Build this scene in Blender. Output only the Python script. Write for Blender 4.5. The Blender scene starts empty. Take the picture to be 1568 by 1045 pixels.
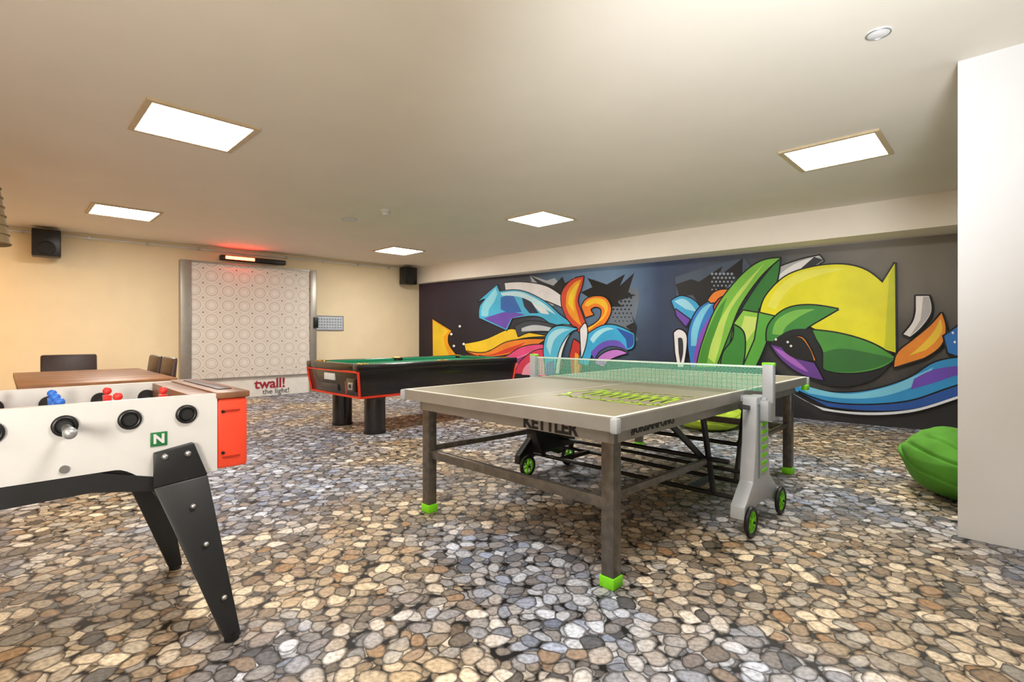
import bpy, bmesh, math, random
from mathutils import Vector, Matrix, noise
random.seed(7)
scene = bpy.context.scene
D = bpy.data

# ------------------------------------------------------------ utilities
def lin(c):
    return c/12.92 if c <= 0.04045 else ((c+0.055)/1.055)**2.4
def hexc(h):
    h = h.lstrip('#')
    return tuple(lin(int(h[i:i+2], 16)/255.0) for i in (0, 2, 4)) + (1.0,)
MATS = {}
def mat(name, col, rough=0.5, metal=0.0, var=0.06, scale=9.0, bump=0.0, emit=0.0, coat=0.0):
    if name in MATS: return MATS[name]
    m = D.materials.new(name); m.use_nodes = True
    nt = m.node_tree; N = nt.nodes; L = nt.links
    b = N['Principled BSDF']
    c = hexc(col) if isinstance(col, str) else col
    b.inputs['Roughness'].default_value = rough
    b.inputs['Metallic'].default_value = metal
    if coat: b.inputs['Coat Weight'].default_value = coat
    tc = N.new('ShaderNodeTexCoord'); no = N.new('ShaderNodeTexNoise')
    no.inputs['Scale'].default_value = scale; no.inputs['Detail'].default_value = 4
    L.new(tc.outputs['Object'], no.inputs['Vector'])
    r = N.new('ShaderNodeValToRGB')
    r.color_ramp.elements[0].position = 0.3; r.color_ramp.elements[1].position = 0.7
    r.color_ramp.elements[0].color = tuple(x*(1-var) for x in c[:3])+(1,)
    r.color_ramp.elements[1].color = tuple(min(1, x*(1+var)) for x in c[:3])+(1,)
    L.new(no.outputs['Fac'], r.inputs['Fac']); L.new(r.outputs['Color'], b.inputs['Base Color'])
    if bump:
        bp = N.new('ShaderNodeBump'); bp.inputs['Strength'].default_value = bump
        bp.inputs['Distance'].default_value = 0.01
        L.new(no.outputs['Fac'], bp.inputs['Height']); L.new(bp.outputs['Normal'], b.inputs['Normal'])
    if emit:
        b.inputs['Emission Color'].default_value = c
        b.inputs['Emission Strength'].default_value = emit
    MATS[name] = m
    return m

class Builder:
    def __init__(self, name, loc=(0, 0, 0), rot=0.0):
        self.name = name; self.loc = loc; self.rot = rot
        self.bm = bmesh.new(); self.mats = []
    def mi(self, m):
        if m not in self.mats: self.mats.append(m)
        return self.mats.index(m)
    def _merge(self, tmp, m):
        i = self.mi(m)
        bmesh.ops.recalc_face_normals(tmp, faces=tmp.faces[:])
        for f in tmp.faces: f.material_index = i
        me = D.meshes.new('t'); tmp.to_mesh(me); tmp.free()
        self.bm.from_mesh(me); D.meshes.remove(me)
    def box(self, lo, hi, m, bev=0.0, M=None):
        t = bmesh.new(); bmesh.ops.create_cube(t, size=1)
        lo = Vector(lo); hi = Vector(hi); s = hi-lo; c = (hi+lo)/2
        for v in t.verts: v.co = Vector((v.co.x*s.x, v.co.y*s.y, v.co.z*s.z))+c
        if bev: bmesh.ops.bevel(t, geom=t.edges[:], offset=bev, segments=2, affect='EDGES', profile=0.5)
        if M is not None: t.transform(M)
        self._merge(t, m)
    def bar(self, p0, p1, w, h, m, bev=0.0):
        p0 = Vector(p0); p1 = Vector(p1); d = p1-p0; L = d.length
        q = d.to_track_quat('X', 'Z').to_matrix().to_4x4()
        self.box((0, -w/2, -h/2), (L, w/2, h/2), m, bev, Matrix.Translation(p0) @ q)
    def cyl(self, p0, p1, r, m, r2=None, seg=24):
        p0 = Vector(p0); p1 = Vector(p1); d = p1-p0
        t = bmesh.new()
        bmesh.ops.create_cone(t, cap_ends=True, segments=seg, radius1=r, radius2=r if r2 is None else r2, depth=d.length)
        q = d.to_track_quat('Z', 'Y').to_matrix().to_4x4()
        t.transform(Matrix.Translation((p0+p1)/2) @ q)
        self._merge(t, m)
    def sphere(self, c, r, m, sc=(1, 1, 1), seg=16):
        t = bmesh.new(); bmesh.ops.create_uvsphere(t, u_segments=seg, v_segments=max(6, seg//2), radius=r)
        t.transform(Matrix.Translation(c) @ Matrix.Diagonal((*sc, 1)))
        self._merge(t, m)
    def torus(self, c, axis, R, r, m, seg=28, ms=8):
        t = bmesh.new(); rings = []
        for i in range(seg):
            a = 2*math.pi*i/seg; ring = []
            for j in range(ms):
                b = 2*math.pi*j/ms
                ring.append(t.verts.new(((R+r*math.cos(b))*math.cos(a), (R+r*math.cos(b))*math.sin(a), r*math.sin(b))))
            rings.append(ring)
        for i in range(seg):
            for j in range(ms):
                t.faces.new((rings[i][j], rings[(i+1) % seg][j], rings[(i+1) % seg][(j+1) % ms], rings[i][(j+1) % ms]))
        q = Vector(axis).to_track_quat('Z', 'Y').to_matrix().to_4x4()
        t.transform(Matrix.Translation(c) @ q); self._merge(t, m)
    def prism(self, pts, axis, lo, hi, m, bev=0.0):
        t = bmesh.new()
        def P(a, b, h):
            return {'z': (a, b, h), 'y': (a, h, b), 'x': (h, a, b)}[axis]
        A = [t.verts.new(P(a, b, lo)) for a, b in pts]; Bv = [t.verts.new(P(a, b, hi)) for a, b in pts]
        t.faces.new(A); t.faces.new(Bv); n = len(pts)
        for i in range(n): t.faces.new((A[i], A[(i+1) % n], Bv[(i+1) % n], Bv[i]))
        if bev: 
            bmesh.ops.recalc_face_normals(t, faces=t.faces[:])
            bmesh.ops.bevel(t, geom=t.edges[:], offset=bev, segments=2, affect='EDGES', profile=0.5)
        self._merge(t, m)
    def hull(self, q0, q1, m, bev=0.0):
        t = bmesh.new()
        A = [t.verts.new(p) for p in q0]; Bv = [t.verts.new(p) for p in q1]; n = len(A)
        t.faces.new(A); t.faces.new(Bv)
        for i in range(n): t.faces.new((A[i], A[(i+1) % n], Bv[(i+1) % n], Bv[i]))
        if bev:
            bmesh.ops.recalc_face_normals(t, faces=t.faces[:])
            bmesh.ops.bevel(t, geom=t.edges[:], offset=bev, segments=2, affect='EDGES', profile=0.5)
        self._merge(t, m)
    def tube(self, pts, r, m, seg=10):
        for a, b in zip(pts[:-1], pts[1:]): self.cyl(a, b, r, m, seg=seg)
        for p in pts[1:-1]: self.sphere(p, r, m, seg=10)
    def finish(self, smooth=True):
        me = D.meshes.new(self.name); self.bm.to_mesh(me); self.bm.free()
        for m in self.mats: me.materials.append(m)
        if smooth:
            for p in me.polygons: p.use_smooth = True
            me.set_sharp_from_angle(angle=0.6)
        o = D.objects.new(self.name, me); scene.collection.objects.link(o)
        o.location = self.loc; o.rotation_euler = (0, 0, self.rot)
        return o

def lettering(parent, txt, size, loc, rot, m, name='lettering', ext=0.001, bold=0.0, sx=1.0):
    cu = D.curves.new(name, 'FONT'); cu.body = txt; cu.size = size; cu.extrude = ext; cu.offset = bold
    cu.align_x = 'CENTER'; cu.align_y = 'CENTER'
    o = D.objects.new(name, cu); scene.collection.objects.link(o); cu.materials.append(m)
    o.parent = parent; o.location = loc; o.rotation_euler = rot; o.scale = (sx, 1, 1)
    return o

TH = math.radians(45.5)
CU, SU = math.cos(TH), math.sin(TH)
def W(u, v): return (CU*u - SU*v, SU*u + CU*v)
CH = 2.58                                   # ceiling height
A = Vector((-2.08, 11.30))                  # far room corner
w = Vector((-0.735, -0.678)); mdir = Vector((0.777, -0.629))
TA = math.atan2(0.678, 0.735); TM = math.atan2(-0.629, 0.777)
Bc = A + mdir*12.2
Dc = A + w*10.6
Cc = Vector((0.6, -4.6))

# ------------------------------------------------------------ materials
m_ceil = mat('ceiling_paint', '#e9e2d6', 0.9, var=0.02, scale=2.0)
m_wall = mat('cream_wall_paint', '#eedebc', 0.85, var=0.03, scale=3.0)
m_beam = mat('beam_paint', '#f2eade', 0.85, var=0.02, scale=3.0)
m_white = mat('white_wall_paint', '#dfdfdf', 0.8, var=0.02, scale=3.0)
m_black = mat('black_plastic', '#121213', 0.4, var=0.2)
m_steel = mat('brushed_steel', '#b9bcc0', 0.35, 0.8, var=0.05)

def floor_material():
    m = D.materials.new('pebble_print_vinyl'); m.use_nodes = True
    nt = m.node_tree; N = nt.nodes; L = nt.links; b = N['Principled BSDF']
    tc = N.new('ShaderNodeTexCoord')
    def warp(sc, amt, src):
        nz = N.new('ShaderNodeTexNoise'); nz.inputs['Scale'].default_value = sc; nz.inputs['Detail'].default_value = 1
        L.new(tc.outputs['Object'], nz.inputs['Vector'])
        s1 = N.new('ShaderNodeVectorMath'); s1.operation = 'SUBTRACT'; s1.inputs[1].default_value = (.5, .5, .5)
        L.new(nz.outputs['Color'], s1.inputs[0])
        s2 = N.new('ShaderNodeVectorMath'); s2.operation = 'MULTIPLY'; s2.inputs[1].default_value = (amt, amt, 0)
        L.new(s1.outputs[0], s2.inputs[0])
        ad = N.new('ShaderNodeVectorMath'); ad.operation = 'ADD'
        L.new(src, ad.inputs[0]); L.new(s2.outputs[0], ad.inputs[1]); return ad.outputs[0]
    vec = warp(9, .04, tc.outputs['Object']); vec = warp(22, .012, vec)
    def mr(src, a, bb, c=0., d=1.):
        n = N.new('ShaderNodeMapRange'); n.interpolation_type = 'SMOOTHSTEP'
        for k, x in zip(('From Min', 'From Max', 'To Min', 'To Max'), (a, bb, c, d)): n.inputs[k].default_value = x
        L.new(src, n.inputs['Value']); return n.outputs['Result']
    def op(x, y, o='MULTIPLY', z=None):
        n = N.new('ShaderNodeMath'); n.operation = o
        for i, s in enumerate((x, y)):
            if isinstance(s, float): n.inputs[i].default_value = s
            else: L.new(s, n.inputs[i])
        if z is not None: n.inputs[2].default_value = z
        return n.outputs[0]
    def mixc(f, a, bb, bt='MIX'):
        n = N.new('ShaderNodeMix'); n.data_type = 'RGBA'; n.blend_type = bt
        if isinstance(f, float): n.inputs[0].default_value = f
        else: L.new(f, n.inputs[0])
        for i, s in ((6, a), (7, bb)):
            if isinstance(s, tuple): n.inputs[i].default_value = s
            else: L.new(s, n.inputs[i])
        return n.outputs[2]
    n2 = N.new('ShaderNodeTexNoise'); n2.inputs['Scale'].default_value = 60; n2.inputs['Detail'].default_value = 6
    L.new(tc.outputs['Object'], n2.inputs['Vector'])
    rr = N.new('ShaderNodeValToRGB'); rr.color_ramp.elements[0].position = .32; rr.color_ramp.elements[1].position = .66
    rr.color_ramp.elements[0].color = (.58, .57, .55, 1); rr.color_ramp.elements[1].color = (1.12, 1.12, 1.12, 1)
    L.new(n2.outputs['Fac'], rr.inputs['Fac'])
    def stones(sc, off, ea, eb, dim):
        """one layer of loose river pebbles: rotated ellipses, one per voronoi cell"""
        mp = N.new('ShaderNodeVectorMath'); mp.operation = 'ADD'; mp.inputs[1].default_value = (off, off*1.7, 0)
        L.new(vec, mp.inputs[0]); v_ = mp.outputs[0]
        f = N.new('ShaderNodeTexVoronoi'); f.voronoi_dimensions = '2D'; f.feature = 'F1'
        e = N.new('ShaderNodeTexVoronoi'); e.voronoi_dimensions = '2D'; e.feature = 'DISTANCE_TO_EDGE'
        for q in (f, e):
            q.inputs['Scale'].default_value = sc; q.inputs['Randomness'].default_value = .72; L.new(v_, q.inputs['Vector'])
        sep = N.new('ShaderNodeSeparateColor'); L.new(f.outputs['Color'], sep.inputs[0])
        d = N.new('ShaderNodeVectorMath'); d.operation = 'SUBTRACT'; L.new(v_, d.inputs[0]); L.new(f.outputs['Position'], d.inputs[1])
        ro = N.new('ShaderNodeVectorRotate'); ro.rotation_type = 'Z_AXIS'
        L.new(d.outputs[0], ro.inputs['Vector']); L.new(op(sep.outputs[1], 6.283), ro.inputs['Angle'])
        scn = N.new('ShaderNodeVectorMath'); scn.operation = 'MULTIPLY'; scn.inputs[1].default_value = (sc/ea, sc/eb, 0)
        L.new(ro.outputs[0], scn.inputs[0])
        ln = N.new('ShaderNodeVectorMath'); ln.operation = 'LENGTH'; L.new(scn.outputs[0], ln.inputs[0])
        siz = op(ln.outputs['Value'], mr(sep.outputs[2], 0., 1., 1.25, .92))
        dome = op(1.0, op(siz, siz), 'SUBTRACT')
        h = op(dome, op(e.outputs['Distance'], 9.0), 'SMOOTH_MIN', .3)
        mask = mr(h, -.04, .05); soft = mr(h, -.08, .70)
        r = N.new('ShaderNodeValToRGB'); cr = r.color_ramp
        stops = [(0, '#5b5a5a'), (.08, '#a0968a'), (.17, '#dedad2'), (.26, '#7b7876'), (.35, '#c4b9a9'),
                 (.44, '#9fa1a6'), (.52, '#a38767'), (.57, '#cbc7c0'), (.67, '#f4f1ea'), (.76, '#857667'), (.85, '#bcc1ca'), (.93, '#666a71'), (1, '#fbf8f2')]
        cr.elements[0].color = hexc(stops[0][1]); cr.elements[1].position = 1; cr.elements[1].color = hexc(stops[-1][1])
        for p, c in stops[1:-1]:
            el = cr.elements.new(p); el.color = hexc(c)
        L.new(sep.outputs[0], r.inputs['Fac'])
        c1 = mixc(1.0, r.outputs['Color'], rr.outputs['Color'], 'MULTIPLY')
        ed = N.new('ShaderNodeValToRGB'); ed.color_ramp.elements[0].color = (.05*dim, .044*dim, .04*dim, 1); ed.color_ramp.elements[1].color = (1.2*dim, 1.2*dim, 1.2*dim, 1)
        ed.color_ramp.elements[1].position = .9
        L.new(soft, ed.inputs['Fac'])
        return mask, soft, mixc(1.0, c1, ed.outputs['Color'], 'MULTIPLY')
    col = hexc('#070605'); H = None
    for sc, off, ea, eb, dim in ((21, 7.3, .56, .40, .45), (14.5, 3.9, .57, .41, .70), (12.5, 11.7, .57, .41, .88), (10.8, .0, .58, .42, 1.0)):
        k, s, c = stones(sc, off, ea, eb, dim)
        col = mixc(k, col, c)
        hs = op(k, s); H = hs if H is None else op(H, hs, 'MAXIMUM')
    n3 = N.new('ShaderNodeTexNoise'); n3.inputs['Scale'].default_value = .7; n3.inputs['Detail'].default_value = 2
    L.new(tc.outputs['Object'], n3.inputs['Vector'])
    tint = mixc(mr(n3.outputs['Fac'], .42, .58), hexc('#ffeed4'), hexc('#dce7ff'))
    col = mixc(1.0, col, tint, 'MULTIPLY')
    L.new(col, b.inputs['Base Color'])
    b.inputs['Roughness'].default_value = .55
    bp = N.new('ShaderNodeBump'); bp.inputs['Strength'].default_value = .5; bp.inputs['Distance'].default_value = .012
    L.new(H, bp.inputs['Height']); L.new(bp.outputs[0], b.inputs['Normal'])
    return m
m_floor = floor_material()

# ------------------------------------------------------------ room shell
poly = [tuple(A), tuple(Bc), tuple(Cc), tuple(Dc)]
b = Builder('floor'); b.prism(poly, 'z', -0.1, 0, m_floor); b.finish(False)
b = Builder('ceiling'); b.prism(poly, 'z', CH, CH+.1, m_ceil); b.finish(False)
def wall(name, p, q, m):
    p = Vector(p); q = Vector(q); d = (q-p).normalized(); n = Vector((-d.y, d.x))
    cen = Vector((-.5, 3.5))
    if (cen-p).dot(n) > 0: n = -n
    b = Builder(name); b.prism([tuple(p-d*.15), tuple(q+d*.15), tuple(q+d*.15+n*.15), tuple(p-d*.15+n*.15)], 'z', -.1, CH+.1, m); b.finish(False)
wall('wall_far_left', Dc, A, m_wall)
wall('wall_mural', A, Bc, m_white)
wall('wall_right', Bc, Cc, m_white)
wall('wall_near', Cc, Dc, m_wall)
# beam over the mural
b = Builder('ceiling_beam')
b.prism([(-2.17, 11.22), tuple(A), tuple(A+mdir*11.9), (6.85, 3.10)], 'z', 2.225, CH, m_beam); b.finish(False)
# pillar
E = Vector((2.42, 2.73)); pd = Vector((SU, -CU)); ud = Vector((CU, SU))
b = Builder('wall_pillar')
b.prism([tuple(E), tuple(E+pd*1.3), tuple(E+pd*1.3+ud*.42), tuple(E+ud*.42)], 'z', 0, CH, m_white); b.finish(False)

# conduit trim along the screen wall
b = Builder('trim_1', (A.x, A.y, 0), TA)
b.tube([(-9, -.03, 2.52), (-.2, -.03, 2.52)], .014, m_white)
for i in range(12): b.box((-.8-i*.7, -.05, 2.5), (-.77-i*.7, 0, 2.54), m_steel)
b.finish()

# ------------------------------------------------------------ ceiling panels
def emis(name, col, st):
    m = D.materials.new(name); m.use_nodes = True
    bs = m.node_tree.nodes['Principled BSDF']
    bs.inputs['Base Color'].default_value = (.9, .9, .9, 1)
    bs.inputs['Emission Color'].default_value = col; bs.inputs['Emission Strength'].default_value = st
    return m
e_neutral = emis('led_diffuser', (1, .95, .88, 1), 47)
e_warm_fill = emis('added_fill_warm', (1, .56, .20, 1), 60)
m_pframe = mat('panel_frame', '#cbb896', .5)
for (x, y, e) in [(-2.278, 3.604, e_neutral), (2.634, 4.085, e_neutral), (-4.70, 6.095, e_neutral), (.3685, 6.44, e_neutral),
                  (-2.0, 8.90, e_neutral), (.15, 1.12, e_neutral), (-7.0, 4.9, e_warm_fill), (-2.6, -.6, e_neutral)]:  # the warm panel is unseen, added to yellow the left wall
    b = Builder('ceiling_light_panel', (x, y, CH), TH)
    h = .30; k = .335
    b.box((-h, -h, -.012), (h, h, -.002), e)
    for s in (-1, 1):
        b.box((min(s*h, s*k), -k, -.016), (max(s*h, s*k), k, 0), m_pframe)
        b.box((-h, min(s*h, s*k), -.016), (h, max(s*h, s*k), 0), m_pframe)
    b.finish(False)

def fixture(name, x, y, r, hgt, m):
    b = Builder(name, (x, y, CH)); b.cyl((0, 0, -hgt*.4), (0, 0, 0), r, m); b.cyl((0, 0, -hgt), (0, 0, -hgt*.4), r*.5, m, r2=r*.85)
    b.torus((0, 0, -hgt*.4), (0, 0, 1), r*.9, .004, m_steel); b.finish()
fixture('smoke_detector', -1.51, 6.0, .055, .06, m_white)
fixture('ceiling_speaker', 1.80, 2.47, .055, .012, m_white)
fixture('ceiling_vent', -2.09, 6.46, .10, .012, m_white)

# ------------------------------------------------------------ mural
def mural_bg():
    m = D.materials.new('mural_background_print'); m.use_nodes = True
    nt = m.node_tree; N = nt.nodes; L = nt.links; bs = N['Principled BSDF']
    tc = N.new('ShaderNodeTexCoord'); sp = N.new('ShaderNodeSeparateXYZ'); L.new(tc.outputs['Object'], sp.inputs[0])
    r = N.new('ShaderNodeValToRGB'); mr = N.new('ShaderNodeMapRange')
    mr.inputs['From Max'].default_value = 10
    L.new(sp.outputs['X'], mr.inputs['Value']); L.new(mr.outputs[0], r.inputs['Fac'])
    cr = r.color_ramp; st = [(0, '#2c2230'), (.15, '#231f2c'), (.3, '#2a2d3a'), (.40, '#46617e'), (.48, '#587492'), (.56, '#2a3a58'), (.7, '#3c3f47'), (.86, '#6c6a66'), (1, '#4a4a4a')]
    cr.elements[0].color = hexc(st[0][1]); cr.elements[1].color = hexc(st[-1][1])
    for p, c in st[1:-1]: cr.elements.new(p).color = hexc(c)
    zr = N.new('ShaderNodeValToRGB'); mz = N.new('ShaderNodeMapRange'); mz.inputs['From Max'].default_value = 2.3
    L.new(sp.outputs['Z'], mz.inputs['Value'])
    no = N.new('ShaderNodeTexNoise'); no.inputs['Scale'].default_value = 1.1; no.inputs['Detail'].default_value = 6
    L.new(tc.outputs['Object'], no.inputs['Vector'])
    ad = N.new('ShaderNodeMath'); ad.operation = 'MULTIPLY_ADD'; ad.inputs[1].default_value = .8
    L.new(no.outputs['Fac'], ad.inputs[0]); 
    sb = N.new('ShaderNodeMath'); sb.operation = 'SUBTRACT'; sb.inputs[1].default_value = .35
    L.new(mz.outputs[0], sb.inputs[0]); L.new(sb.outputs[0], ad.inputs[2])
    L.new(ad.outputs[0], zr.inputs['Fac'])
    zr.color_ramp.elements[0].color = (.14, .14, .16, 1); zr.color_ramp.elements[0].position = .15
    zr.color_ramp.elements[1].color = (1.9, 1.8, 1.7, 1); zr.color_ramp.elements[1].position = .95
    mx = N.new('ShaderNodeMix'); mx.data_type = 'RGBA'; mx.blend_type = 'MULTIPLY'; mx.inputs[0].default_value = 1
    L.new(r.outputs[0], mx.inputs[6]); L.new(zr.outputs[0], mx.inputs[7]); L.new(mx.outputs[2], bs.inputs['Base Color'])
    bs.inputs['Roughness'].default_value = .6
    return m
# artwork shapes are given in image pixel coordinates, cast from the camera and
# solved onto the real wall plane (t along the wall, z up)
def onwall(x, y):
    dx, dz = (x-784)/770.0, (512-y)/770.0
    n = Vector((-0.629, -0.777)); k = (A.dot(n))/(dx*n.x+n.y)
    p = Vector((dx*k, k)); return ((p-A).dot(mdir), 1.1+dz*k)
mb = Builder('wall_mural_artwork', (A.x, A.y, 0), TM)
mb.box((0.0, -.012, 0.0), (11.9, 0, 2.22), mural_bg())
layer = [0]
def curve_pts(s):
    P = []
    for tok in s.split():
        c = tok.endswith('c'); x, y = tok.rstrip('c').split(','); P.append((float(x), float(y), c))
    n = len(P); out = []
    for i in range(n):
        p0, p1, p2, p3 = P[i-1], P[i], P[(i+1) % n], P[(i+2) % n]
        t1 = (0, 0) if p1[2] else ((p2[0]-p0[0])*.5, (p2[1]-p0[1])*.5)
        t2 = (0, 0) if p2[2] else ((p3[0]-p1[0])*.5, (p3[1]-p1[1])*.5)
        if p1[2] and not p2[2]: t1 = (1.5*(p2[0]-p1[0])-.5*t2[0], 1.5*(p2[1]-p1[1])-.5*t2[1])
        if p2[2] and not p1[2]: t2 = (1.5*(p2[0]-p1[0])-.5*t1[0], 1.5*(p2[1]-p1[1])-.5*t1[1])
        if p1[2] and p2[2]: out.append((p1[0], p1[1])); continue
        for k in range(7):
            t = k/7; h00 = 2*t**3-3*t*t+1; h10 = t**3-2*t*t+t; h01 = -2*t**3+3*t*t; h11 = t**3-t*t
            out.append((h00*p1[0]+h10*t1[0]+h01*p2[0]+h11*t2[0], h00*p1[1]+h10*t1[1]+h01*p2[1]+h11*t2[1]))
    return out
PAINT = {}
def paint(c):
    if c not in PAINT: PAINT[c] = mat('mural_ink_'+c, '#'+c, .5, var=.10, scale=2.5)
    return PAINT[c]
def addface(pts, m, lay):
    t = bmesh.new(); y = -.013-.0004*lay
    vs = [t.verts.new((a, y, z)) for a, z in pts]
    try: f = t.faces.new(vs)
    except Exception: t.free(); return
    f.normal_update()
    if f.normal.y > 0: f.normal_flip()
    bmesh.ops.triangulate(t, faces=t.faces[:])
    i = mb.mi(m)
    for f in t.faces: f.material_index = i
    me = D.meshes.new('t'); t.to_mesh(me); t.free(); mb.bm.from_mesh(me); D.meshes.remove(me)
def S(col, s, out='0e1016', ow=.018, col2=None):
    pts = [onwall(x, y) for x, y in curve_pts(s)]
    layer[0] += 1
    if out:
        i = mb.mi(paint(out)); n = len(pts); y = -.013-.0004*layer[0]
        t = bmesh.new()
        for k in range(n):
            p = Vector(pts[k]); q = Vector(pts[(k+1) % n])
            if (q-p).length < 1e-5: continue
            d = (q-p).normalized(); nn = Vector((-d.y, d.x))*ow; e = d*ow*.5
            f = t.faces.new([t.verts.new((v.x, y, v.y)) for v in (p-e-nn, q+e-nn, q+e+nn, p-e+nn)])
            f.normal_update()
            if f.normal.y > 0: f.normal_flip()
            f.material_index = i
        me = D.meshes.new('t'); t.to_mesh(me); t.free(); mb.bm.from_mesh(me); D.meshes.remove(me)
        layer[0] += 1
    addface(pts, paint(col), layer[0])
def dots(col, x0, y0, nx, ny, dx, dy, r, jit=0):
    layer[0] += 1
    for i in range(nx):
        for j in range(ny):
            rr = r*(1-.6*j/ny)
            x = x0+i*dx+(j % 2)*dx/2; y = y0+j*dy
            addface([onwall(x+rr*math.cos(a*math.pi/4), y+rr*math.sin(a*math.pi/4)) for a in range(8)], paint(col), layer[0])
# ---- left piece
S('6a7684', '905,430 940,440 978,445 972,500 978,520c 960,540c 930,490c', None)
dots('14161c', 940, 450, 5, 8, 6, 6, 2.2)
S('0b0c10', '890,448c 908,440c 900,426c 930,436c 958,420c 950,438c 972,418c 962,450c 975,452c 945,462c 955,470c 925,470c 912,462c', None)
S('a8adb4', '775,435c 815,432c 812,422c 838,430c 850,426c 862,440c 880,424c 878,450c 845,470c 815,462c 790,456c', None)
S('111216', '812,422c 832,432c 848,438c 862,424c 866,434c 884,424c 866,458c 838,448c', None)
S('f3a51c', '663,489c 692,507c 687,514c 688,528 700,545c 704,548 720,570c 664,570c', '1a1206')
S('f6cf2e', '664,491c 688,507c 680,516c 684,535 694,552c 664,552c', None)
S('f6cf2e', '712,527c 745,520 780,505 800,508 838,515c 800,518 770,528 740,540 715,540c')
S('f08a2a', '714,538c 745,540 775,525 805,520 836,520c 815,532 790,540 765,545 735,546c')
S('d9402a', '716,541c 748,544 780,533 806,524c 786,538 762,544 736,546c', None)
S('e8508a', '735,545c 770,548 800,532 830,528 846,532c 830,545 800,556 780,572c 740,572c')
S('f28fb4', '745,556c 775,553 800,545 826,533c 812,550 795,560 785,574c 752,574c', None)
S('a03080', '740,562c 768,560 792,550 812,542c 795,556 784,566 778,574c 742,574c', None)
S('d8395a', '790,572c 800,552 825,536 850,540c 862,552 860,566 850,578c')
S('f7a6c0', '800,574c 806,560 822,550 838,550 846,560 844,576c', None)
S('e9e7ea', '774,434c 805,433 840,440 870,462 882,482c 860,470 835,460 800,452 776,450c')
S('45b8e2', '762,437c 766,447c 800,446 835,462 858,482 878,496c 850,498 830,486 812,484 785,488c 777,506c 735,487c 736,470 744,458 733,462c')
S('8fdcf0', '760,441c 763,450c 758,462 750,474 748,484 738,484c 740,468 748,456c', None)
S('6b4bb5', '742,488c 760,482 778,478 806,482c 784,488c 776,504c', None)
S('2a66b8', '768,456c 785,452 792,462 800,478c 780,480c 768,474c', None)
S('14233f', '800,455c 812,460 822,474 826,480c 812,480c 804,470c', None)
S('e8eef2', '812,458c 824,464 838,476 842,482c 830,480c 820,470c', None)
S('c6edf8', '768,449c 800,448 832,464 852,482c 828,470 800,456 770,453c', None)
S('3b4350', '790,500c 815,492 850,498 872,510c 845,508 815,508 795,515c')
S('c3ccd4', '800,503c 820,498 845,502 860,508c 840,507 820,507 800,508c', None)
S('d84a30', '862,470c 862,448 876,430 895,424c 892,440 886,460 892,480 900,500 912,522c 895,515 880,500 868,486c')
S('f4a024', '868,470c 870,448 880,434 892,428c 886,444 882,462 886,482 892,500c 880,490 872,480c', None)
S('f6d02c', '871,466c 874,450 882,438 889,433c 883,448 879,462 881,478c', None)
S('ef7f22', '892,470c 900,458 916,454 930,458 937,474 930,492 918,504 902,514c 896,504c 912,496 921,486 922,474 914,470 906,474 910,482c 898,486c')
S('f8c22c', '896,468c 904,459 918,457 929,462 932,474 925,488 912,499 903,506c 901,503c 915,494 926,482 926,472 914,465 902,470c', None)
S('e7f1f5', '836,530c 845,505 862,498 884,502c 872,515 862,540 858,572c 845,572c')
S('52bfe6', '834,540c 838,515 855,500 886,504c 872,512 858,535 850,574c 838,574c')
S('a9e4f4', '838,530c 844,512 858,504 876,505c 862,510 850,522 844,545c', None)
S('7a5cc4', '838,556c 850,552c 851,574c 838,574c', None)
S('c8342e', '880,520c 890,528 894,545 890,574c 876,574c 874,545c')
S('f1a12a', '882,540c 888,545 889,560 886,574c 880,574c', None)
S('39aee0', '888,556c 896,520 912,505 930,498 948,500 972,511c 972,530 962,536c 945,522 925,525 908,540c 902,560c')
S('a9e4f4', '905,520c 915,508 930,502 942,504c 928,508 918,516 910,526c', None)
S('6b55c0', '906,540c 925,524 948,522 962,536c 940,530 922,536 912,550c', None)
S('2555a8', '945,502c 971,512c 971,528 962,534c 960,520c', None)
S('c77fd8', '912,556c 925,542 944,536 962,541c 946,546 934,552 926,562c')
S('e6e9ee', '890,505c 898,496 901,510 898,530 892,548c', '0e1016')
S('16181f', '960,500c 972,494c 968,480c 976,500c 974,512c', None)
for x, y in ((693, 512), (697, 530), (712, 527), (706, 500)): S('f2f2f2', f'{x-2},{y} {x},{y-2} {x+2},{y} {x},{y+2}', None)
# ---- right piece
S('48566a', '1035,425c 1080,410c 1140,395c 1160,420c 1080,470c 1040,475c', None)
S('0b0c10', '1036,436c 1060,428c 1072,432c 1108,408c 1102,424c 1139,396c 1138,420c 1100,452c 1075,470c 1062,452c 1042,455c', None)
dots('8b96a4', 1092, 420, 6, 6, 6, 6, 2.2)
S('b9b9bd', '1160,440c 1185,415 1222,400 1256,392c 1262,400c 1225,425 1195,450 1168,480c')
S('f0eff0', '1190,425c 1220,404 1256,393c 1232,410 1205,435 1180,462c 1172,455c', None)
S('26282f', '1248,394c 1262,399c 1230,420 1214,432c 1225,414c', None)
S('3ea9de', '1030,461c 1046,454 1066,462 1078,480c 1070,488 1075,500c 1058,490c 1035,474c')
S('9fdcf2', '1034,462c 1048,458 1060,466 1068,478c 1052,474c', None)
S('7048b4', '1036,474c 1058,490c 1052,500c 1038,484c')
S('2d7fd0', '1058,548c 1056,510 1070,475 1098,458 1116,462c 1094,480 1082,515 1074,562c 1060,562c')
S('7fd0f0', '1060,530c 1062,500 1076,474 1096,462c 1082,480 1072,505 1068,530c', None)
S('8a4fc0', '1064,562c 1066,535 1078,502 1094,480c 1088,510 1080,545 1078,562c', None)
S('f0862a', '1086,460c 1096,448 1112,444 1126,448c 1112,456 1102,462 1090,464c')
S('c9542a', '1095,470c 1104,458 1118,452 1124,452c 1116,466 1108,480 1100,500c')
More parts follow.
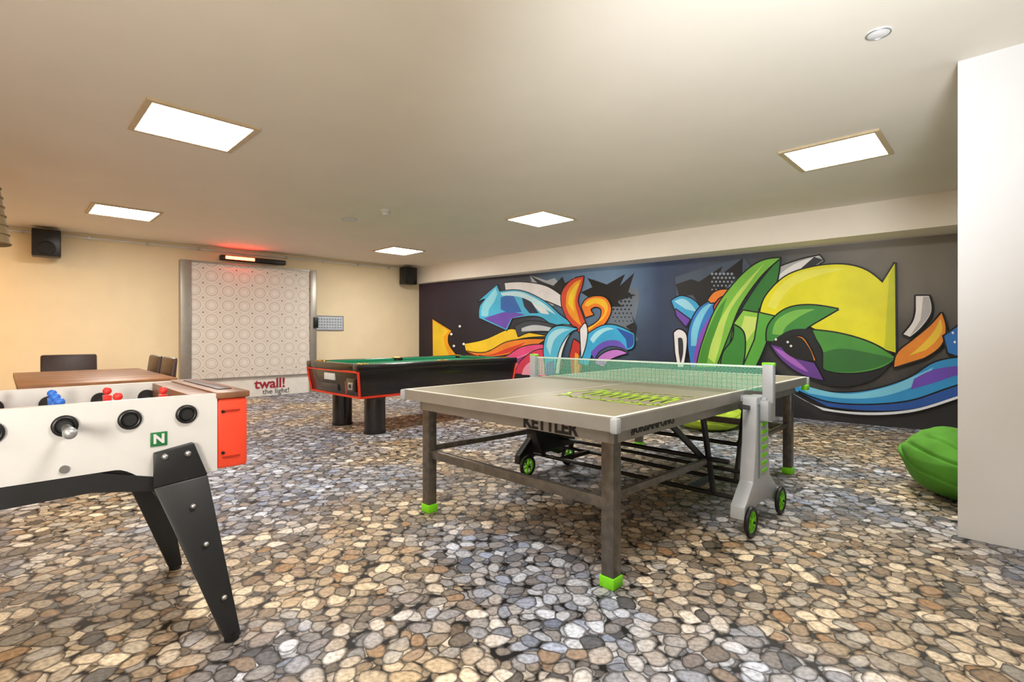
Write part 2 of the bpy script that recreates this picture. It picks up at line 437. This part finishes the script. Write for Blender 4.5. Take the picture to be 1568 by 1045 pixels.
S('eceaec', '1034,510c 1042,505 1052,512 1053,530 1048,562c 1040,562c 1036,540c')
S('2a2c34', '1040,518c 1047,520 1048,540 1044,558c 1041,540c', None)
S('2c7a30', '1100,562c 1124,500 1160,440 1196,396c 1188,440 1165,480 1150,500 1128,562c')
S('7cc242', '1069,562c 1078,525 1100,470 1135,425 1165,402 1196,396c 1165,425 1135,468 1118,510 1098,562c')
S('c3e26a', '1086,548c 1100,500 1130,450 1172,404c 1145,440 1118,480 1104,530 1096,556c', None)
S('48962f', '1070,560c 1080,522 1098,480 1115,456c 1104,490 1090,530 1084,560c', None)
S('8fce4a', '1140,476c 1165,480 1186,480c 1178,505 1160,535 1150,562c 1112,562c 1122,520c 1126,496c')
S('d3ea78', '1142,484c 1160,486 1174,486c 1158,505 1140,530 1128,550c 1132,520c', None)
S('3a8a34', '1106,562c 1110,540 1124,520 1126,498c 1140,510 1142,535 1138,562c')
S('5bb040', '1165,474c 1182,460c 1190,478c 1176,520 1166,545 1158,562c 1140,562c 1158,520c')
S('f0ea1a', '1166,478c 1176,452 1205,424 1245,410 1290,406 1325,414 1352,434c 1371,404c 1372,540c 1345,532 1300,520 1268,512 1238,498c 1284,474c 1230,468 1192,484c')
S('f7f25a', '1176,470c 1192,442 1222,420 1262,412 1300,412c 1258,422 1215,440 1190,474c', None)
S('cfd61c', '1362,424c 1371,406c 1371,538c 1355,533c', None)
S('3c8f3a', '1176,522c 1180,496 1205,474 1240,468 1284,474c 1260,488 1240,500 1222,514 1200,524c')
S('7cc250', '1184,512c 1192,490 1218,476 1250,474c 1228,484 1206,500 1200,514c', None)
S('10131a', '1182,526c 1215,505 1262,508 1310,524 1372,548c 1340,580 1290,592 1240,580 1205,556c', None)
S('6a3f9a', '1182,528c 1200,552 1228,572 1262,582c 1256,570 1248,556c 1222,548 1205,534c')
S('b06ad0', '1186,532c 1202,548 1222,562 1240,570c 1226,556 1206,540c', None)
S('4a9a3a', '1246,506c 1290,512 1335,526 1372,548c 1352,562 1318,570 1282,570 1262,564c 1262,540 1252,520c')
S('2f7430', '1262,540c 1290,534 1330,540 1370,549c 1345,562 1310,569 1276,569 1262,564c', None)
S('e58d2a', '1205,520c 1228,516 1240,530 1250,552c 1232,550 1212,540c', '0e1016')
S('0c0d12', '1192,524c 1224,516 1240,532 1248,552c 1222,550 1204,540c', None)
S('2f96d6', '1176,556c 1210,584 1270,600 1330,598 1390,580 1430,556 1467,548c 1500,545c 1500,585c 1450,600 1395,618 1330,622 1260,614 1215,596c')
S('7ccff0', '1200,574c 1240,592 1300,603 1360,592 1400,576 1430,562c 1405,588 1355,606 1300,610 1240,602c', None)
S('2456a8', '1225,600c 1270,616 1330,620 1395,614 1450,596 1500,580c 1500,600c 1450,612 1395,626 1330,628 1268,622c')
S('e8eef4', '1215,602c 1262,624 1330,631 1400,626 1467,606 1500,596c 1500,599c 1467,610 1400,630 1330,635 1262,628c', None)
S('6f4cc0', '1400,580c 1430,566 1467,560 1500,556c 1500,570c 1467,574 1430,586 1395,596c', None)
S('ef8f2c', '1370,562c 1376,540 1400,520 1424,500 1442,480c 1448,505 1440,530 1415,548c')
S('f8cc3a', '1392,545c 1412,528 1430,508 1440,488c 1443,506 1434,522 1418,536c', None)
S('eeeaea', '1403,454c 1423,454c 1426,478 1412,500 1394,516c 1384,512c 1398,494 1403,476c')
S('b8b6ba', '1414,455c 1423,455c 1425,478 1412,498 1394,515c 1410,490c', None)
S('2b78c8', '1446,515c 1467,500c 1500,490c 1500,540c 1467,545c 1452,540c')
for x, y in ((1208, 524), (1213, 530), (1459, 510), (1462, 524), (1190, 520)): S('f2f2f2', f'{x-2},{y} {x},{y-2} {x+2},{y} {x},{y+2}', None)
mb.finish(False)

# ------------------------------------------------------------ light-wall game board
def board_mat():
    m = D.materials.new('light_wall_screen'); m.use_nodes = True
    nt = m.node_tree; N = nt.nodes; L = nt.links; bs = N['Principled BSDF']
    tc = N.new('ShaderNodeTexCoord')
    mp = N.new('ShaderNodeMapping'); mp.inputs['Scale'].default_value = (4, 0, 4.1); L.new(tc.outputs['Object'], mp.inputs[0])
    fr = N.new('ShaderNodeVectorMath'); fr.operation = 'FRACTION'; L.new(mp.outputs[0], fr.inputs[0])
    sb = N.new('ShaderNodeVectorMath'); sb.operation = 'SUBTRACT'; sb.inputs[1].default_value = (.5, 0, .5); L.new(fr.outputs[0], sb.inputs[0])
    ln = N.new('ShaderNodeVectorMath'); ln.operation = 'LENGTH'; L.new(sb.outputs[0], ln.inputs[0])
    r = N.new('ShaderNodeValToRGB'); cr = r.color_ramp; cr.interpolation = 'CONSTANT'
    st = [(0, '#e9e4de'), (.20, '#c9c0b4'), (.225, '#e5dfd7'), (.33, '#b3a899'), (.365, '#e4ded7'), (.52, '#d0c7bb'), (.55, '#e4dfd8'), (.65, '#958a7c')]
    cr.elements[0].color = hexc(st[0][1]); cr.elements[1].position = st[-1][0]; cr.elements[1].color = hexc(st[-1][1])
    for p, c in st[1:-1]: cr.elements.new(p).color = hexc(c)
    L.new(ln.outputs['Value'], r.inputs['Fac'])
    L.new(r.outputs[0], bs.inputs['Base Color']); bs.inputs['Roughness'].default_value = .5
    return m
b = Builder('interactive_light_wall', (A.x, A.y, 0), TA)
m_alu = mat('aluminium_frame', '#a5a19a', .4, .6)
b.box((-4.42, -.14, .36), (-2.50, -.02, 2.28), board_mat())
b.box((-4.57, -.17, 0), (-4.42, 0, 2.31), m_alu, .006)
b.box((-2.50, -.17, 0), (-2.38, 0, 2.31), m_alu, .006)
b.box((-4.42, -.16, 2.28), (-2.50, 0, 2.31), m_alu)
b.box((-4.42, -.16, .33), (-2.50, 0, .36), m_alu)
b.box((-4.42, -.13, 0.0), (-2.50, -.02, .33), mat('board_base', '#efece6', .5))
b.box((-2.44, -.20, 1.22), (-2.36, -.17, 1.42), m_black, .004)
o = b.finish()
lettering(o, 'twall!', .24, (-3.2, -.135, .21), (math.pi/2, 0, 0), mat('logo_red', '#a3263a', .5), bold=.006)
lettering(o, 'the light!', .13, (-3.1, -.135, .07), (math.pi/2, 0, 0), mat('logo_grey', '#4a4a4e', .5))
b = Builder('infrared_heater', (A.x, A.y, 0), TA)
b.box((-4.0, -.20, 2.36), (-2.95, -.06, 2.44), m_black, .01)
b.box((-3.93, -.215, 2.375), (-3.48, -.2, 2.425), emis('heater_element', (1, .03, .01, 1), 45))
for x in (-3.8, -3.1): b.box((x, -.08, 2.38), (x+.04, -.001, 2.42), m_steel)
b.finish()
b = Builder('wall_calendar', (A.x, A.y, 0), TA)
b.box((-2.34, -.02, 1.17), (-1.78, 0, 1.46), mat('calendar_frame', '#75808e', .4))
b.box((-2.32, -.024, 1.19), (-1.80, -.02, 1.44), mat('calendar_paper', '#c9cfd6', .6))
for i in range(9):
    for j in range(4):
        b.box((-2.30+i*.055, -.026, 1.21+j*.055), (-2.262+i*.055, -.024, 1.245+j*.055), mat('calendar_ink', '#8f9cab', .6))
b.finish()
def speaker(t):
    b = Builder('wall_speaker', (A.x, A.y, 0), TA)
    b.box((-t-.15, -.34, 2.17), (-t+.15, -.10, 2.54), m_black, .015)
    b.cyl((-t, -.35, 2.28), (-t, -.34, 2.28), .085, mat('speaker_cone', '#1c1c1e', .7)); b.cyl((-t, -.35, 2.45), (-t, -.34, 2.45), .035, mat('speaker_cone', '#1c1c1e', .7))
    b.torus((-t, -.348, 2.28), (0, 1, 0), .09, .008, m_black)
    b.tube([(-t, 0, 2.35), (-t, -.12, 2.35)], .02, m_black); b.box((-t-.05, -.02, 2.28), (-t+.05, 0, 2.42), m_black)
    b.finish()
speaker(6.15); speaker(.42)

# ribbed pendant shade at the left
b = Builder('pendant_lamp_shade', (-4.12, 3.85, 0))
m_sh = mat('pleated_shade', '#7f6c4a', .8)
b.cyl((0, 0, 1.80), (0, 0, 2.40), .20, m_sh, r2=.12, seg=32)
for i in range(9): b.torus((0, 0, 1.81+i*.072), (0, 0, 1), .20-.08*(.072*i/.6)+.001, .008, m_sh)
b.cyl((0, 0, 2.4), (0, 0, CH), .012, m_black); b.finish()

# ------------------------------------------------------------ table tennis table
m_top = mat('tabletop_laminate', '#8d8670', .5, var=.03)
m_line = mat('white_line', '#f2efe4', .4)
m_rim = mat('table_rim', '#9a9790', .4, .3)
m_leg = mat('bronze_tube', '#6a655e', .35, .55, var=.25, scale=25)
m_lime = mat('lime_plastic', '#7fe01c', .4)
m_silver = mat('silver_plastic', '#b4b9bf', .4, .1)
b = Builder('table_tennis_table', (.42, 2.04, 0), TH)
for a0, a1 in ((0, 1.366), (1.374, 2.74)):
    b.box((a0, 0, .735), (a1, 1.525, .760), m_top, .003)
    b.box((a0-.004 if a0 == 0 else a0, -.006, .700), (a1, .014, .757), m_rim)
    b.box((a0, 1.511, .700), (a1, 1.531, .757), m_rim)
    b.box((a0, 0, .7595), (a1, .02, .7612), m_line); b.box((a0, 1.505, .7595), (a1, 1.525, .7612), m_line)
    b.box((a0, .761, .7595), (a1, .764, .7612), m_line)
b.box((-.006, -.006, .700), (.014, 1.531, .757), m_rim); b.box((2.726, -.006, .700), (2.746, 1.531, .757), m_rim)
b.box((0, 0, .7595), (.02, 1.525, .7613), m_line); b.box((2.72, 0, .7595), (2.74, 1.525, .7613), m_line)
for a in (0, 2.74):
    for c in (0, 1.525):
        b.box((a-.018, c-.018, .695), (a+.018, c+.018, .759), m_silver, .008)
# apron under the top
for c in (.06, 1.44): b.box((.08, c, .632), (2.66, c+.03, .735), m_rim)
for a in (.08, 2.63): b.box((a, .06, .632), (a+.03, 1.46, .735), m_rim)
for a in (.12, 2.62):
    for c in (.10, 1.425):
        b.box((a-.032, c-.032, .04), (a+.032, c+.032, .735), m_leg, .006)
        b.box((a-.038, c-.038, 0), (a+.038, c+.038, .05), m_lime, .006)
    b.box((a-.018, .12, .335), (a+.018, 1.40, .385), m_leg, .004)
for c in (.10, 1.425):
    for a0, a1 in ((.14, 1.08), (2.60, 1.66)):
        b.bar((a0, c, .39), (a1, c, .37), .025, .035, m_leg, .003)
        s = 1 if a1 > a0 else -1
        b.bar((a1-s*.05, c, .70), (a1+s*.12, c, .16), .02, .04, m_black, .003)
        b.bar((a0+s*.45, c+.02, .70), (a1+s*.02, c+.02, .38), .018, .03, m_black)
# undercarriage
for a, z in ((1.20, .16), (1.54, .16), (1.12, .38), (1.62, .38)): b.cyl((a, -.02, z), (a, 1.52, z), .014, m_black, seg=12)
b.cyl((1.37, .0, .27), (1.37, 1.5, .27), .012, m_black, seg=12)
b.bar((1.2, .25, .16), (1.54, .25, .16), .03, .03, m_black); b.bar((1.2, 1.25, .16), (1.54, 1.25, .16), .03, .03, m_black)
# towers
tw = [(1.25, .74), (1.43, .74), (1.45, .50), (1.47, .27), (1.60, .17), (1.62, .10), (1.55, .09), (1.45, .13), (1.26, .13), (1.14, .07), (1.06, .09), (1.07, .16), (1.20, .27), (1.24, .50)]
b.prism(tw, 'y', -.125, -.045, m_silver, .008)
b.prism(tw, 'y', 1.555, 1.61, m_black, .008)
b.prism([(1.05, .42), (1.62, .42), (1.55, .2), (1.15, .2)], 'y', 1.40, 1.47, m_black, .006)
for i in range(8):
    b.box((1.32, -.129, .30+i*.045), (1.41, -.123, .318+i*.045), m_lime)
b.box((1.265, -.129, .28), (1.285, -.123, .70), mat('tower_dark_grey', '#7e848b', .4))  # darker grey strip down the tower face
for a in (1.12, 1.58):
    b.bar((a, -.08, .7), (1.36, -.08, .66), .02, .025, m_black)
def wheel(a, c):
    z = .083
    b.torus((a, c, z), (0, 1, 0), .070, .0135, m_black)
    b.torus((a, c, z), (0, 1, 0), .056, .0075, m_lime)
    b.cyl((a, c-.014, z), (a, c+.014, z), .016, m_lime)
    for k in range(6):
        an = k*math.pi/3+.3
        b.bar((a, c, z), (a+.056*math.cos(an), c, z+.056*math.sin(an)), .016, .009, m_lime)
    b.cyl((a, c-.03, z), (a, c+.03, z), .007, m_black)
for a in (1.10, 1.60):
    wheel(a, -.145); wheel(a, 1.50)
    b.cyl((a, -.145, .083), (a, -.05, .10), .01, m_black); b.cyl((a, 1.5, .083), (a, 1.56, .10), .01, m_black)
# net with posts
m_net = D.materials.new('net_mesh'); m_net.use_nodes = True
nt = m_net.node_tree; pb = nt.nodes['Principled BSDF']; pb.inputs['Base Color'].default_value = hexc('#8fd9ba'); pb.inputs['Roughness'].default_value = .6
tcn = nt.nodes.new('ShaderNodeTexCoord')
ck = nt.nodes.new('ShaderNodeTexChecker'); ck.inputs['Scale'].default_value = 90; nt.links.new(tcn.outputs['Object'], ck.inputs[0])
mrn = nt.nodes.new('ShaderNodeMapRange'); mrn.inputs['To Min'].default_value = .16; mrn.inputs['To Max'].default_value = .30
nt.links.new(ck.outputs['Fac'], mrn.inputs[0]); nt.links.new(mrn.outputs[0], pb.inputs['Alpha'])
b.box((1.369, -.15, .765), (1.371, 1.675, .905), m_net)
b.box((1.366, -.15, .903), (1.374, 1.675, .914), mat('net_tape', '#cfe6da', .6))
m_cord = mat('net_cord', '#2f9c78', .6)
for i in range(61): b.box((1.3685, -.15+i*.03, .765), (1.3715, -.1488+i*.03, .905), m_cord)
for i in range(5): b.box((1.3685, -.15, .775+i*.027), (1.3715, 1.675, .7762+i*.027), m_cord)
for c, s in ((-.15, -1), (1.675, 1)):
    b.box((1.345, c-.03, .70), (1.395, c+.03, .925), m_silver, .008)
    b.box((1.33, min(c, c-s*.16), .70), (1.41, max(c, c-s*.16), .735), m_silver, .006)
    b.box((1.352, c-.034, .93-.015), (1.388, c+.034, .935), m_lime, .004)
    b.box((1.30, c-.02, .60), (1.43, c+.05, .72), m_silver, .012)
b.box((2.66, -.02, .66), (2.74, .02, .70), m_lime, .004)
tt = b.finish()
sc = Builder('tabletop_graphic'); 
m_g = mat('lime_print', '#b4e01e', .45)
def strip(pts, wd):
    for p, q in zip(pts[:-1], pts[1:]):
        p = Vector(p); q = Vector(q); d = (q-p).normalized(); n = Vector((-d.y, d.x))*wd/2; e = d*wd*.3
        t = bmesh.new(); f = t.faces.new([t.verts.new((v.x, v.y, .7616)) for v in (p-n-e, q-n+e, q+n+e, p+n-e)])
        f.normal_update()
        if f.normal.z < 0: f.normal_flip()
        f.material_index = sc.mi(m_g)
        me = D.meshes.new('t'); t.to_mesh(me); t.free(); sc.bm.from_mesh(me); D.meshes.remove(me)
strip([(.44+.03*math.sin(i*1.3), .04+i*.022) for i in range(29)], .018)
strip([(.86+.02*math.sin(i*1.1), .06+i*.022) for i in range(27)], .014)
for j in range(9):
    v0 = .07+j*.06
    strip([(.52, v0), (.76, v0+.01), (.64, v0+.038), (.55, v0+.02), (.79, v0+.05)], .015)
strip([(.50, .64), (.60, .69), (.74, .66), (.82, .60), (.72, .54)], .024)
strip([(.46, .03), (.40, .12), (.41, .35), (.43, .56), (.50, .68)], .014)
so = sc.finish(False); so.parent = tt
m_txt = mat('print_black', '#17171a', .5)
lettering(tt, 'KETTLER', .085, (.078, .42, .665), (math.pi/2, 0, -math.pi/2), m_txt, bold=.003, sx=1.0)
lettering(tt, '#URBANPONG', .06, (.42, .058, .672), (math.pi/2, 0, 0), m_txt, bold=.001)

# ------------------------------------------------------------ football (foosball) table
m_fw = mat('white_laminate', '#cdccca', .35, coat=.3, var=.02)
m_red = mat('red_plastic', '#e2452a', .4)
m_wood = mat('walnut_trim', '#7a5238', .45, var=.25, scale=14)
m_bp = mat('black_leg_plastic', '#1a1b1d', .45)
m_bolt = mat('bolt_steel', '#b0b0b0', .3, .9)
b = Builder('football_table', (-1.055, 2.01, 0), TH)
LEN = 1.42
def side_profile():
    p = [(-.11, .872), (-.11, .575), (-.30, .575)]
    for i in range(1, 9):
        t = i/8; p.append((-.30-.12*t, .575+.062*(3*t*t-2*t**3)))
    for i in range(0, 9):
        t = i/8; p.append((-LEN+.42-.12*t, .637-.062*(3*t*t-2*t**3)))
    p += [(-LEN+.11, .575), (-LEN+.11, .872)]
    return p
b.prism(side_profile(), 'y', 0, .03, m_fw); b.prism(side_profile(), 'y', .72, .75, m_fw)
for lo, hi in ((-.11, 0), (-LEN, -LEN+.11)):
    b.box((lo, .004, .578), (hi, .746, .85), m_red, .012)
    b.box((lo-.004, -.006, .85), (hi+.006, .756, .876), m_wood, .006)
    b.box((lo+.03, .1, .876), (hi-.03, .65, .880), mat('walnut_dark', '#3e2a20', .5), .001)
    for z in (.64, .80): b.cyl((lo+.02, -.002, z), (lo+.02, .006, z), .006, m_black); 
    b.box((lo+.02, -.002, .62), (hi-.03, .006, .625), mat('red_dark', '#9a2412', .5))
    b.box((lo+.02, -.002, .80), (hi-.03, .006, .805), mat('red_dark', '#9a2412', .5))
b.box((-.19, .03, .60), (-.11, .72, .868), m_wood, .003); b.box((-LEN+.11, .03, .60), (-LEN+.19, .72, .868), m_wood, .003)
b.box((-LEN+.12, .02, .655), (-.12, .73, .70), mat('play_field', '#d8dcd0', .4))
b.box((-LEN+.11, .02, .60), (-.11, .73, .655), m_bp)
# skirt beams
for c0, c1 in ((-.002, .028), (.722, .752)):
    pr = [(-.27, .60)]
    for i in range(9):
        t = i/8; pr.append((-.30-.16*t, .59+.045*t))
    pr += [(-LEN+.46, .635), (-LEN+.27, .60), (-LEN+.27, .54), (-LEN+.45, .565), (-.48, .575), (-.30, .54), (-.27, .53)]
    b.prism(pr, 'y', c0-.004, c1-.004, m_bp)
def fleg(at, ab, vt, vb, ysgn):
    T = .035
    z1 = .70
    q0 = [(at-.085, vt-T/2*1, .56), (at+.085, vt-T/2, .575), (at+.075, vt+T/2+.01, .575), (at-.075, vt+T/2+.01, .56)]
    q1 = [(ab-.026, vb-.025, .0+.015), (ab+.026, vb-.025, .015), (ab+.026, vb+.03, .015), (ab-.026, vb+.03, .015)]
    b.hull(q0, q1, m_bp, .006)
    q2 = [(at-.08, vt-T/2, z1-.02), (at+.04, vt-T/2, z1), (at+.04, vt+T/2-.002, z1), (at-.08, vt+T/2-.002, z1-.02)]
    b.hull(q2, q0, m_bp, .004)
    b.cyl((ab, vb, 0), (ab, vb, .03), .024, m_black)
    for t in (.15, .4, .75):
        p = Vector((at, vt, .56)).lerp(Vector((ab, vb, .02)), t)
        hw = T/2+.012
        b.sphere((p.x+.01, p.y-hw if ysgn < 0 else p.y+hw, p.z), .010, m_bolt, seg=10)
    for dx in (-.05, .02):
        b.sphere((at+dx, vt-T/2, .665) if ysgn < 0 else (at+dx, vt+T/2, .665), .012, m_bolt, seg=10)
fleg(-.235, -.11, -.018, -.17, -1); fleg(-.26, -.12, .62, .62, 1)
fleg(-LEN+.235, -LEN+.11, -.018, -.17, -1); fleg(-LEN+.26, -LEN+.12, .62, .62, 1)
b.bar((-.22, .03, .45), (-.22, .6, .45), .04, .05, m_bp)
rods = [(-.213-.168*i) for i in range(7)]
m_chrome = mat('chrome_rod', '#d5d5d5', .15, 1.0)
m_blue = mat('blue_player', '#2269c9', .4); m_rp = mat('red_player', '#d8302a', .4)
teams = ['r', 'r', 'b', 'r', 'b', 'r', 'b']; pos = [[.375], [.25, .52], [.2, .38, .56], [.15, .3, .45, .6], [.15, .3, .45, .6], [.2, .38, .56], [.25, .5]]
for i, a in enumerate(rods):
    z = .805; near = (i in (2, 4, 6))
    b.cyl((a, -.02, z), (a, .80 if near else .78, z), .008, m_chrome, seg=12)
    for c0, c1 in ((-.010, .0), (.03, .04), (.71, .72), (.75, .76)):
        b.cyl((a, c0, z), (a, c1, z), .034, m_black)
    b.torus((a, -.010, z), (0, 1, 0), .027, .005, m_black)
    b.cyl((a, -.022, z), (a, -.01, z), .018, m_bp)
    if near:
        b.cyl((a, -.06, z), (a, -.02, z), .008, m_chrome); b.cyl((a, -.17, z), (a, -.06, z), .017, m_black, r2=.013); b.sphere((a, -.175, z), .018, m_steel if i == 2 else m_black)
    else:
        b.cyl((a, .78, z), (a, .90, z), .015, m_black)
    tm = m_rp if teams[i] == 'r' else m_blue
    for v in pos[i]:
        b.hull([(a-.011, v-.016, .80), (a+.011, v-.016, .80), (a+.011, v+.016, .80), (a-.011, v+.016, .80)],
               [(a-.014, v-.024, .845), (a+.014, v-.024, .845), (a+.014, v+.024, .845), (a-.014, v+.024, .845)], tm, .003)
        b.hull([(a-.011, v-.016, .80), (a+.011, v-.016, .80), (a+.011, v+.016, .80), (a-.011, v+.016, .80)],
               [(a-.016, v-.012, .712), (a+.016, v-.012, .712), (a+.016, v+.012, .712), (a-.016, v+.012, .712)], tm, .003)
        b.sphere((a, v, .862), .016, tm, seg=12)
        b.cyl((a, v-.025, z), (a, v+.025, z), .013, tm, seg=12)
# goal bearings / badge / bolts
b.box((-.322, -.004, .70), (-.272, 0, .75), mat('badge_green', '#1f6d3c', .4), .001)
b.cyl((-.55, -.006, .665), (-.55, 0, .665), .013, m_bolt); b.cyl((-.90, -.006, .665), (-.90, 0, .665), .013, m_bolt)
fo = b.finish()
lettering(fo, 'N', .045, (-.297, -.0045, .725), (math.pi/2, 0, 0), m_fw, bold=.002)

# ------------------------------------------------------------ pool table
m_pb = mat('pool_black', '#171213', .3, var=.15, coat=.4)
m_pr = mat('pool_red_trim', '#e2391c', .4)
m_cloth = mat('green_cloth', '#1f8c62', .9, var=.08, scale=60)
b = Builder('pool_table', (-1.62, 5.28, 0), TH)
PL, PW, PH = 2.42, 1.27, .775
b.box((.1, .1, .70), (PL-.1, PW-.1, .735), m_cloth)
for lo, hi in (((0, 0), (PL, .12)), ((0, PW-.12), (PL, PW)), ((0, .12), (.12, PW-.12)), ((PL-.12, .12), (PL, PW-.12))):
    b.box((lo[0], lo[1], .70), (hi[0], hi[1], PH), m_pb, .012)
for lo, hi in (((.2, .12), (PL/2-.07, .165)), ((PL/2+.07, .12), (PL-.2, .165)), ((.2, PW-.165), (PL/2-.07, PW-.12)), ((PL/2+.07, PW-.165), (PL-.2, PW-.12)),
               ((.12, .2), (.165, PW-.2)), ((PL-.165, .2), (PL-.12, PW-.2))):
    b.box((lo[0], lo[1], .735), (hi[0], hi[1], PH-.004), m_cloth, .008)
for a in (.13, PL/2, PL-.13):
    for c in (.125, PW-.125): b.cyl((a, c, .7358), (a, c, .7765), .062, m_black); b.torus((a, c, PH+.001), (0, 0, 1), .062, .006, mat('brass', '#b8923a', .3, .9))
def rect(o, z): return [(o, o, z), (PL-o, o, z), (PL-o, PW-o, z), (o, PW-o, z)]
b.hull(rect(.012, .70), rect(.05, .43), m_pb, .004)
b.hull(rect(.047, .43), rect(.05, .405), m_pr)
def edge(p, q, wd=.022): b.bar(p, q, wd, wd, m_pr)
for c, s in ((0, 1), (PW, -1)):
    edge((.012, c+s*.012, .70), (.05, c+s*.05, .42)); edge((PL-.012, c+s*.012, .70), (PL-.05, c+s*.05, .42))
edge((.014, .02, .69), (.014, PW-.02, .69), .014)
edge((.006, .04, .70), (.006, .33, .70), .012)
edge((.03, .33, .66), (.045, .33, .45), .014)
b.box((.008, .07, .48), (.04, .27, .62), m_pb, .005)
b.box((.0, .12, .50), (.03, .22, .58), m_steel, .004)
b.box((-.004, .15, .52), (.004, .19, .56), m_black)
b.box((.008, .55, .58), (.03, .80, .655), mat('pool_sticker', '#d9dde0', .4), .002)
b.box((.02, .50, .46), (.045, .90, .54), mat('pool_grey', '#3a3a3e', .4), .003)
for a in (.30, PL-.30):
    for c in (.17, PW-.34):
        b.cyl((a, c, .02), (a, c, .41), .115, m_pb, seg=32); b.cyl((a, c, 0), (a, c, .03), .122, m_black, seg=32)
        b.torus((a, c, .39), (0, 0, 1), .116, .006, m_pb)
b.finish()

# ------------------------------------------------------------ dining table + chairs
m_tw = mat('oak_brown', '#8a5a34', .45, var=.2, scale=6)
x, y = W(.08, 4.75)
b = Builder('dining_table', (x, y, 0), TH)
b.box((0, 0, .71), (.92, 1.66, .75), m_tw, .006); b.box((.06, .06, .63), (.86, 1.60, .71), m_tw)
for a in (.07, .85):
    for c in (.07, 1.59): b.box((a-.03, c-.03, 0), (a+.03, c+.03, .71), m_tw, .004)
for i in range(1, 6): b.box((.005, i*.276, .7502), (.915, i*.276+.004, .7508), mat('oak_groove', '#4a2d18', .6))
b.finish()
m_lea = mat('brown_leather', '#3b2620', .42, var=.15, bump=.2, scale=40)
def chair(u, v, ang):
    x, y = W(u, v)
    b = Builder('dining_chair', (x, y, 0), ang)      # faces local -y ; back at +y
    b.box((-.22, -.22, .40), (.22, .20, .48), m_lea, .03)
    q0 = [(-.22, .16, .42), (.22, .16, .42), (.22, .22, .42), (-.22, .22, .42)]
    q1 = [(-.22, .22, .89), (.22, .22, .89), (.22, .26, .89), (-.22, .26, .89)]
    b.hull(q0, q1, m_lea, .02)
    for sx in (-1, 1):
        b.hull([(sx*.2-.02, -.2, .4), (sx*.2+.02, -.2, .4), (sx*.2+.02, -.16, .4), (sx*.2-.02, -.16, .4)],
               [(sx*.2-.015, -.205, 0), (sx*.2+.015, -.205, 0), (sx*.2+.015, -.175, 0), (sx*.2-.015, -.175, 0)], m_tw)
        b.hull([(sx*.2-.02, .16, .4), (sx*.2+.02, .16, .4), (sx*.2+.02, .2, .4), (sx*.2-.02, .2, .4)],
               [(sx*.2-.015, .22, 0), (sx*.2+.015, .22, 0), (sx*.2+.015, .25, 0), (sx*.2-.015, .25, 0)], m_tw)
    b.finish()
chair(.50, 6.66, TH)
chair(.85, 5.47, TH-math.pi/2); chair(.85, 6.05, TH-math.pi/2)

# ------------------------------------------------------------ bean bags
def beanbag(name, x, y, rx, ry, h, rot, m, peak=.35, seed=0):
    bm = bmesh.new(); bmesh.ops.create_uvsphere(bm, u_segments=160, v_segments=100, radius=1)
    for v in bm.verts:
        c = v.co.copy(); az = math.atan2(c.y, c.x); zz = c.z
        sag = 1+.06*math.cos(az-.6)
        q = Vector((c.x*1.0, c.y*1.0, c.z*2.0))+Vector((seed*3.1, 1.3*seed, .7))
        cr1 = abs(noise.noise(q)); low = noise.noise(c*1.4+Vector((seed, 4, 2)))
        wr = .13*low - .040*math.exp(-(cr1/.10)**2)
        r = (abs(c.x)**2+abs(c.y)**2)**.5
        pr = r**.7*sag*(1+wr)*(1 if zz < 0 else 1-.15*zz)
        z = (.5*(zz+1))**.9
        z *= 1+peak*max(0, math.cos(az-2.2))*r*.6
        v.co = Vector((pr*math.cos(az)*rx, pr*math.sin(az)*ry, max(0, z*h*(1+wr*1.3) - .02)))
    me = D.meshes.new(name); bm.to_mesh(me); bm.free(); me.materials.append(m)
    for p in me.polygons: p.use_smooth = True
    o = D.objects.new(name, me); scene.collection.objects.link(o); o.location = (x, y, 0); o.rotation_euler = (0, 0, rot)
    return o
m_bg = mat('green_beanbag_fabric', '#508f26', .9, bump=.6, scale=6, var=.15)
m_by = mat('lime_beanbag_fabric', '#b9d840', .85, bump=.4, scale=9)
o = beanbag('bean_bag', 3.11, 3.37, .42, .42, .46, .3, m_bg, .25, 1)
t = Builder('fabric_tag'); t.box((-.05, -.02, .43), (.03, .03, .46), m_red, .004); t = t.finish(); t.parent = o
beanbag('bean_bag', 2.32, 5.95, .48, .40, .30, .9, m_by, .2, 3)

# ------------------------------------------------------------ lights
def spot(name, loc, target, e, col, size=2.2, blend=1, rad=.3):
    l = D.lights.new(name, 'SPOT'); l.energy = e; l.color = col; l.spot_size = size; l.spot_blend = blend; l.shadow_soft_size = rad
    o = D.objects.new(name, l); scene.collection.objects.link(o); o.location = loc
    o.rotation_euler = (Vector(target)-Vector(loc)).to_track_quat('-Z', 'Y').to_euler(); return o
spot('bounce_uplight', (.7, .1, 1.3), (1.5, 3.1, 2.58), 520, (.92, .96, 1), 1.3)
spot('bounce_uplight', (-.8, -.6, 1.2), (-2.0, 2.2, 2.58), 260, (1, .92, .80), 2.4)  # second uplight, added to brighten the ceiling on the left
world = D.worlds.new('world'); scene.world = world; world.use_nodes = True
world.node_tree.nodes['Background'].inputs[0].default_value = (.9, .9, 1, 1)
world.node_tree.nodes['Background'].inputs[1].default_value = .3

# ------------------------------------------------------------ camera
cam = D.cameras.new('camera'); co = D.objects.new('camera', cam); scene.collection.objects.link(co)
co.location = (0, 0, 1.1); co.rotation_euler = (math.pi/2, 0, 0)
cam.sensor_width = 36; cam.lens = 36*770/1568; cam.shift_y = -10.5/1568; cam.clip_start = .05
scene.camera = co
scene.view_settings.view_transform = 'Standard'
scene.view_settings.look = 'None'
scene.view_settings.exposure = 0.0
